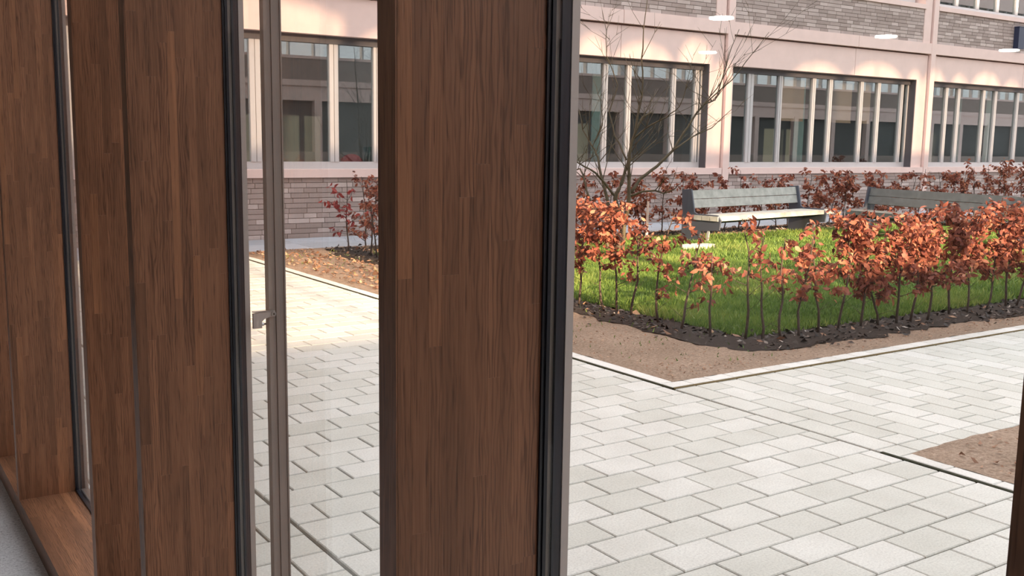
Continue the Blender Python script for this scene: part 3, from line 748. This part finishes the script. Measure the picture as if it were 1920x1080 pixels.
for i in range(4):
    c0, c1 = piers[i], piers[i+1]; xa, xb = c0+.18, c1-.42
    fb('window_sill', MB().box(xa, c1-.03, FY-.03, FY+.26, ZS0, ZS1), M['stone'])
    bricks('brick_panel', xa-.02, c1-.03, 0.0, ZS0, (5.2, 7.8) if i == 0 else None)
    # lintel panel in two stone boards, with the jamb strip left of the next pier
    mid = xa+(xb-xa)*.63
    fb('lintel_panel', MB().box(xa, mid-.006, FY+.05, FY+.35, ZL, ZC0-.035), M['stone'])
    fb('lintel_panel', MB().box(mid+.006, c1-.03, FY+.05, FY+.35, ZL, ZC0-.035), M['stone'])
    fb('recess_back', MB().box(xa, c1-.03, FY+.22, FY+.35, ZC0-.035, ZC0), M['stone'])
    fb('jamb', MB().box(xb, c1-.03, FY+.045, FY+.35, ZS1, ZL), M['stone'])
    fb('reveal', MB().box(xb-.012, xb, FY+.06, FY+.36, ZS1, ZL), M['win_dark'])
    fb('cornice', MB().box(c0-.01, mid-.006, FY-.02, FY+.35, ZC0, ZC1), M['stone'])
    fb('cornice', MB().box(mid+.006, c1-.01, FY-.02, FY+.35, ZC0, ZC1), M['stone'])
    bricks('upper_brick_panel', xa, c1-.33, ZC1, ZU0)
    fb('upper_sill', MB().box(xa+.02, c1-.30, FY-.02, FY+.26, ZU0, ZU1), M['stone'])
    fb('pier_strip', MB().box(c1-.33, c1-.05, FY+.01, FY+.35, ZC1, ZT), M['stone'])
    fb('upper_lintel', MB().box(xa-.2, c1, FY+.03, FY+.35, ZT, 8.0), M['stone'])
    # window units
    for (z0, z1, mat, nm) in ((ZS1, ZL, M['win_frame'], 'window'), (ZU1, ZT, M['win_frame'], 'upper_window')):
        yg = FY+.27
        frm = MB().box(xa, xb, yg-.03, yg+.05, z0, z0+.115).box(xa, xa+.05, yg-.03, yg+.05, z0+.115, z1-.12).box(xb-.05, xb, yg-.03, yg+.05, z0+.115, z1-.12)
        wnd = fb(nm, frm, mat)
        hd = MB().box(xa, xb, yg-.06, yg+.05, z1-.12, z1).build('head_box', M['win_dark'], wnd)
        bs = bars[i] if nm == 'window' else [xa+.9*k+.2 for k in range(1, int((xb-xa)/.9))]
        for bx in bs:
            wdt = thick.get(bx, .105)
            MB().box(bx-wdt/2, bx-.006, yg-.045, yg+.04, z0+.115, z1-.12).box(bx+.006, bx+wdt/2, yg-.045, yg+.04, z0+.115, z1-.12).box(bx-.006, bx+.006, yg-.02, yg+.03, z0+.115, z1-.12).build('frame_bar', mat, wnd)
        xs = [xa+.05]+bs+[xb-.05]
        for k in range(len(xs)-1): MB().box(xs[k]+.01, xs[k+1]-.01, yg, yg+.006, z0+.11, z1-.11).build('pane', M['glass_far'], wnd)
    # dark room behind the windows
    for (z0, z1) in ((ZS1, ZL), (ZU1, ZT)):
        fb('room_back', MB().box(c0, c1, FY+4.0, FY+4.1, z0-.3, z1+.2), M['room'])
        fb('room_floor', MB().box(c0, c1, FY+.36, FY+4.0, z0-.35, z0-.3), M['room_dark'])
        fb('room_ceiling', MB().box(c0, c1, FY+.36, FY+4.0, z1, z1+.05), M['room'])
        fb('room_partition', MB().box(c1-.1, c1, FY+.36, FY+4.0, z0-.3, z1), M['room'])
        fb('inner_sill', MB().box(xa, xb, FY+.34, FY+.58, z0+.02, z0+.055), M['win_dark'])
for c in piers:
    fb('pier', MB().box(c+.0, c+.18, FY-.025, FY+.35, 0, 8.0), M['stone'])
    fb('pier_joint', MB().box(c-.03, c, FY+.20, FY+.35, 0, 8.0), M['stone'])
fb('parapet', MB().box(0.9, 30, FY-.06, FY+.4, 8.0, 8.5), M['stone'])
fb('roof', MB().box(0.9, 30, FY+.4, FY+4.1, 8.0, 8.2), M['room_dark'])
fb('base_core', MB().box(0.9, 30, FY+.26, FY+.36, 0, ZS0), M['mortar'])
fb('floor_core', MB().box(0.9, 30, FY+.351, FY+.36, ZL, ZU1), M['mortar'])
# roller blinds and curtains inside
for (x0, x1, z0, z1) in ((17.62, 18.40, 2.15, 3.05), (19.2, 20.08, 2.15, 3.05), (20.3, 20.78, 2.15, 3.05)):
    fb('roller_blind', MB().box(x0, x1, FY+.42, FY+.425, z0, z1).box(x0, x1, FY+.415, FY+.43, z0-.03, z0), M['blind'])
for (x0, x1) in ((15.9, 16.2), (18.56, 18.9), (23.3, 23.5), (24.9, 25.15), (26.3, 26.75), (10.0, 10.25), (12.6, 12.95)):
    n = 8; pts = [(x0+(x1-x0)*k/n, FY+.8+.03*(k % 2)) for k in range(n+1)] + [(x0+(x1-x0)*k/n, FY+.82+.03*(k % 2)) for k in range(n, -1, -1)]
    fb('curtain', MB().prism(pts, 2, .95, ZL), M['curtain'])
# things on the inner window sill and on the brickwork
x, _, _ = at_y(660, 300, FY+.45)
def sack(cx, cy, z, w, d, h):
    mb = MB(); n = 14; prof = [(0, .85), (.15, 1.0), (.5, .95), (.8, .7), (.95, .35), (1.0, .05)]
    pts = []
    for (f, s) in prof:
        pts.append([(cx+w/2*s*math.cos(2*math.pi*k/n)*(1+.06*math.sin(3*k+f*5)), cy+d/2*s*math.sin(2*math.pi*k/n), z+h*f+.03*h*math.sin(2*k)*(f > .1)) for k in range(n)])
    for p in pts: mb.v += p
    for i in range(len(prof)-1):
        for k in range(n): mb.f.append((i*n+k, i*n+(k+1) % n, (i+1)*n+(k+1) % n, (i+1)*n+k))
    mb.f.append(tuple(range(n-1, -1, -1))); mb.f.append(tuple(range((len(prof)-1)*n, len(prof)*n))); return mb
tag(sack(x, FY+.46, ZS1+.055, .40, .2, .18).build('cloth_bag', M['red'], smooth=True), 'small red cloth bag lying behind the facade window pane', 'bag')
x, _, _ = at_y(693, 295, FY+.45)
bx = tag(empty('storage_box', (x, FY+.46, ZS1+.055)), 'dark teal storage box beside the red bag behind glass', 'box')
MB().box(-.05, .27, -.09, .09, 0, .26).build('body', M['teal'], bx); MB().box(-.06, .28, -.10, .10, .26, .30).build('lid', M['teal'], bx)
p0 = at_y(1900, 92, FY); p1 = at_y(1915, 52, FY)
wl = tag(empty('wall_lamp', ((p0[0]+p1[0])/2, FY, p0[2])), 'tall navy box lamp fixed to the upper brickwork', 'wall lamp')
MB().box(-.14, .14, -.12, .02, 0, .56).build('housing', M['navy'], wl); MB().box(-.15, .15, -.13, .02, .56, .575).build('cap', M['navy'], wl)

# ================================================================ OPPOSITE WING (behind the viewer; it shades the court and shows in the panes)
OY = -11.0
op = tag(empty('opposite_wing', (15, OY, 0)), 'opposite stone and brick wing with glazed upper floors', 'building')
def ob(name, mb, mat):
    o = mb.build(name, mat, op); o.matrix_parent_inverse = Matrix.Translation(op.location).inverted(); return o
OX0, OX1 = 0.45, 78
ob('brick_panel', MB().box(OX0, OX1, OY-.3, OY, 0, 1.0), M['brick_far'])
ob('window_band', MB().box(OX0, OX1, OY-.4, OY-.3, 1.0, 3.2), M['room_dark'])
ob('lintel_panel', MB().box(OX0, OX1, OY-.3, OY-.04, 3.2, 3.83), M['stone'])
ob('cornice', MB().box(OX0, OX1, OY-.3, OY+.03, 3.83, 4.08), M['stone'])
ob('upper_brick_panel', MB().box(OX0, OX1, OY-.3, OY, 4.08, 4.98), M['brick_far'])
ob('upper_sill', MB().box(OX0, OX1, OY-.3, OY+.03, 4.98, 5.10), M['stone'])
ob('spandrel', MB().box(OX0, OX1, OY-.3, OY, 6.88, 8.65), M['stone'])
ob('top_sill', MB().box(OX0, OX1, OY-.3, OY+.03, 8.65, 8.77), M['stone'])
ob('parapet', MB().box(OX0, OX1, OY-.3, OY, 11.3, 12.6), M['stone'])
xx = OX0; k = 0
while xx < OX1:
    big = (k % 6 == 0)
    ob('mullion_post', MB().box(xx, xx+(.38 if big else .07), OY-.25, OY, 5.10, 6.88), M['win_frame']); 
    ob('mullion_post', MB().box(xx, xx+.05, OY-.25, OY, 8.77, 11.3), M['win_frame'])
    if k % 3 == 0: ob('lower_post', MB().box(xx, xx+.35, OY-.3, OY+.02, 0, 3.3), M['stone'])
    xx += 1.15; k += 1
ob('pane_band', MB().box(OX0, OX1, OY-.15, OY-.144, 5.10, 6.88), M['glass_mid'])
ob('top_pane_band', MB().box(OX0, OX1, OY-.15, OY-.144, 8.77, 11.3), M['glass_top'])
# unseen arched mask added in the top-floor windows to shape the warm patches on the facade (patches given as facade x-ranges and top heights)
SH = 0.06*(FY-OY)
patch = [(1.6, 6.9, 3.85), (7.2, 9.2, 3.5), (9.5, 11.0, 3.6), (11.6, 12.35, 3.62), (12.5, 14.0, 3.55), (14.2, 15.05, 3.72), (15.1, 15.66, 3.30), (17.5, 19.3, 3.45), (19.5, 21.4, 3.55), (21.6, 22.2, 3.45), (22.25, 23.15, 3.50), (23.4, 24.15, 3.45), (24.3, 25.6, 3.55), (25.7, 26.6, 3.40), (26.8, 28.6, 3.5)]
pts = [(OX0, 11.3), (OX0, 8.77)]
LIFT = 0.28*(FY-OY)
mb = MB(); prev = OX0-SH
def mask_poly(poly):
    mb.prism(poly, 1, OY-.20, OY-.17)
for (a, b, zt) in patch:
    a0, b0 = a-SH, b-SH
    if b0 < OX0: prev = b0; continue
    a0 = max(a0, OX0)
    if a0 > prev+.01: mask_poly([(max(prev, OX0), 8.77), (a0, 8.77), (a0, 11.3), (max(prev, OX0), 11.3)])
    w = b0-a0; zt = zt+LIFT
    arc = [(a0+w*f, zt-.32*(abs(2*f-1)**2.5)) for f in (0, .08, .2, .35, .5, .65, .8, .92, 1)]
    mask_poly(arc + [(b0, 11.3), (a0, 11.3)]); prev = b0
mask_poly([(prev, 8.77), (OX1, 8.77), (OX1, 11.3), (prev, 11.3)])
ob('window_shade', mb, M['blind'])
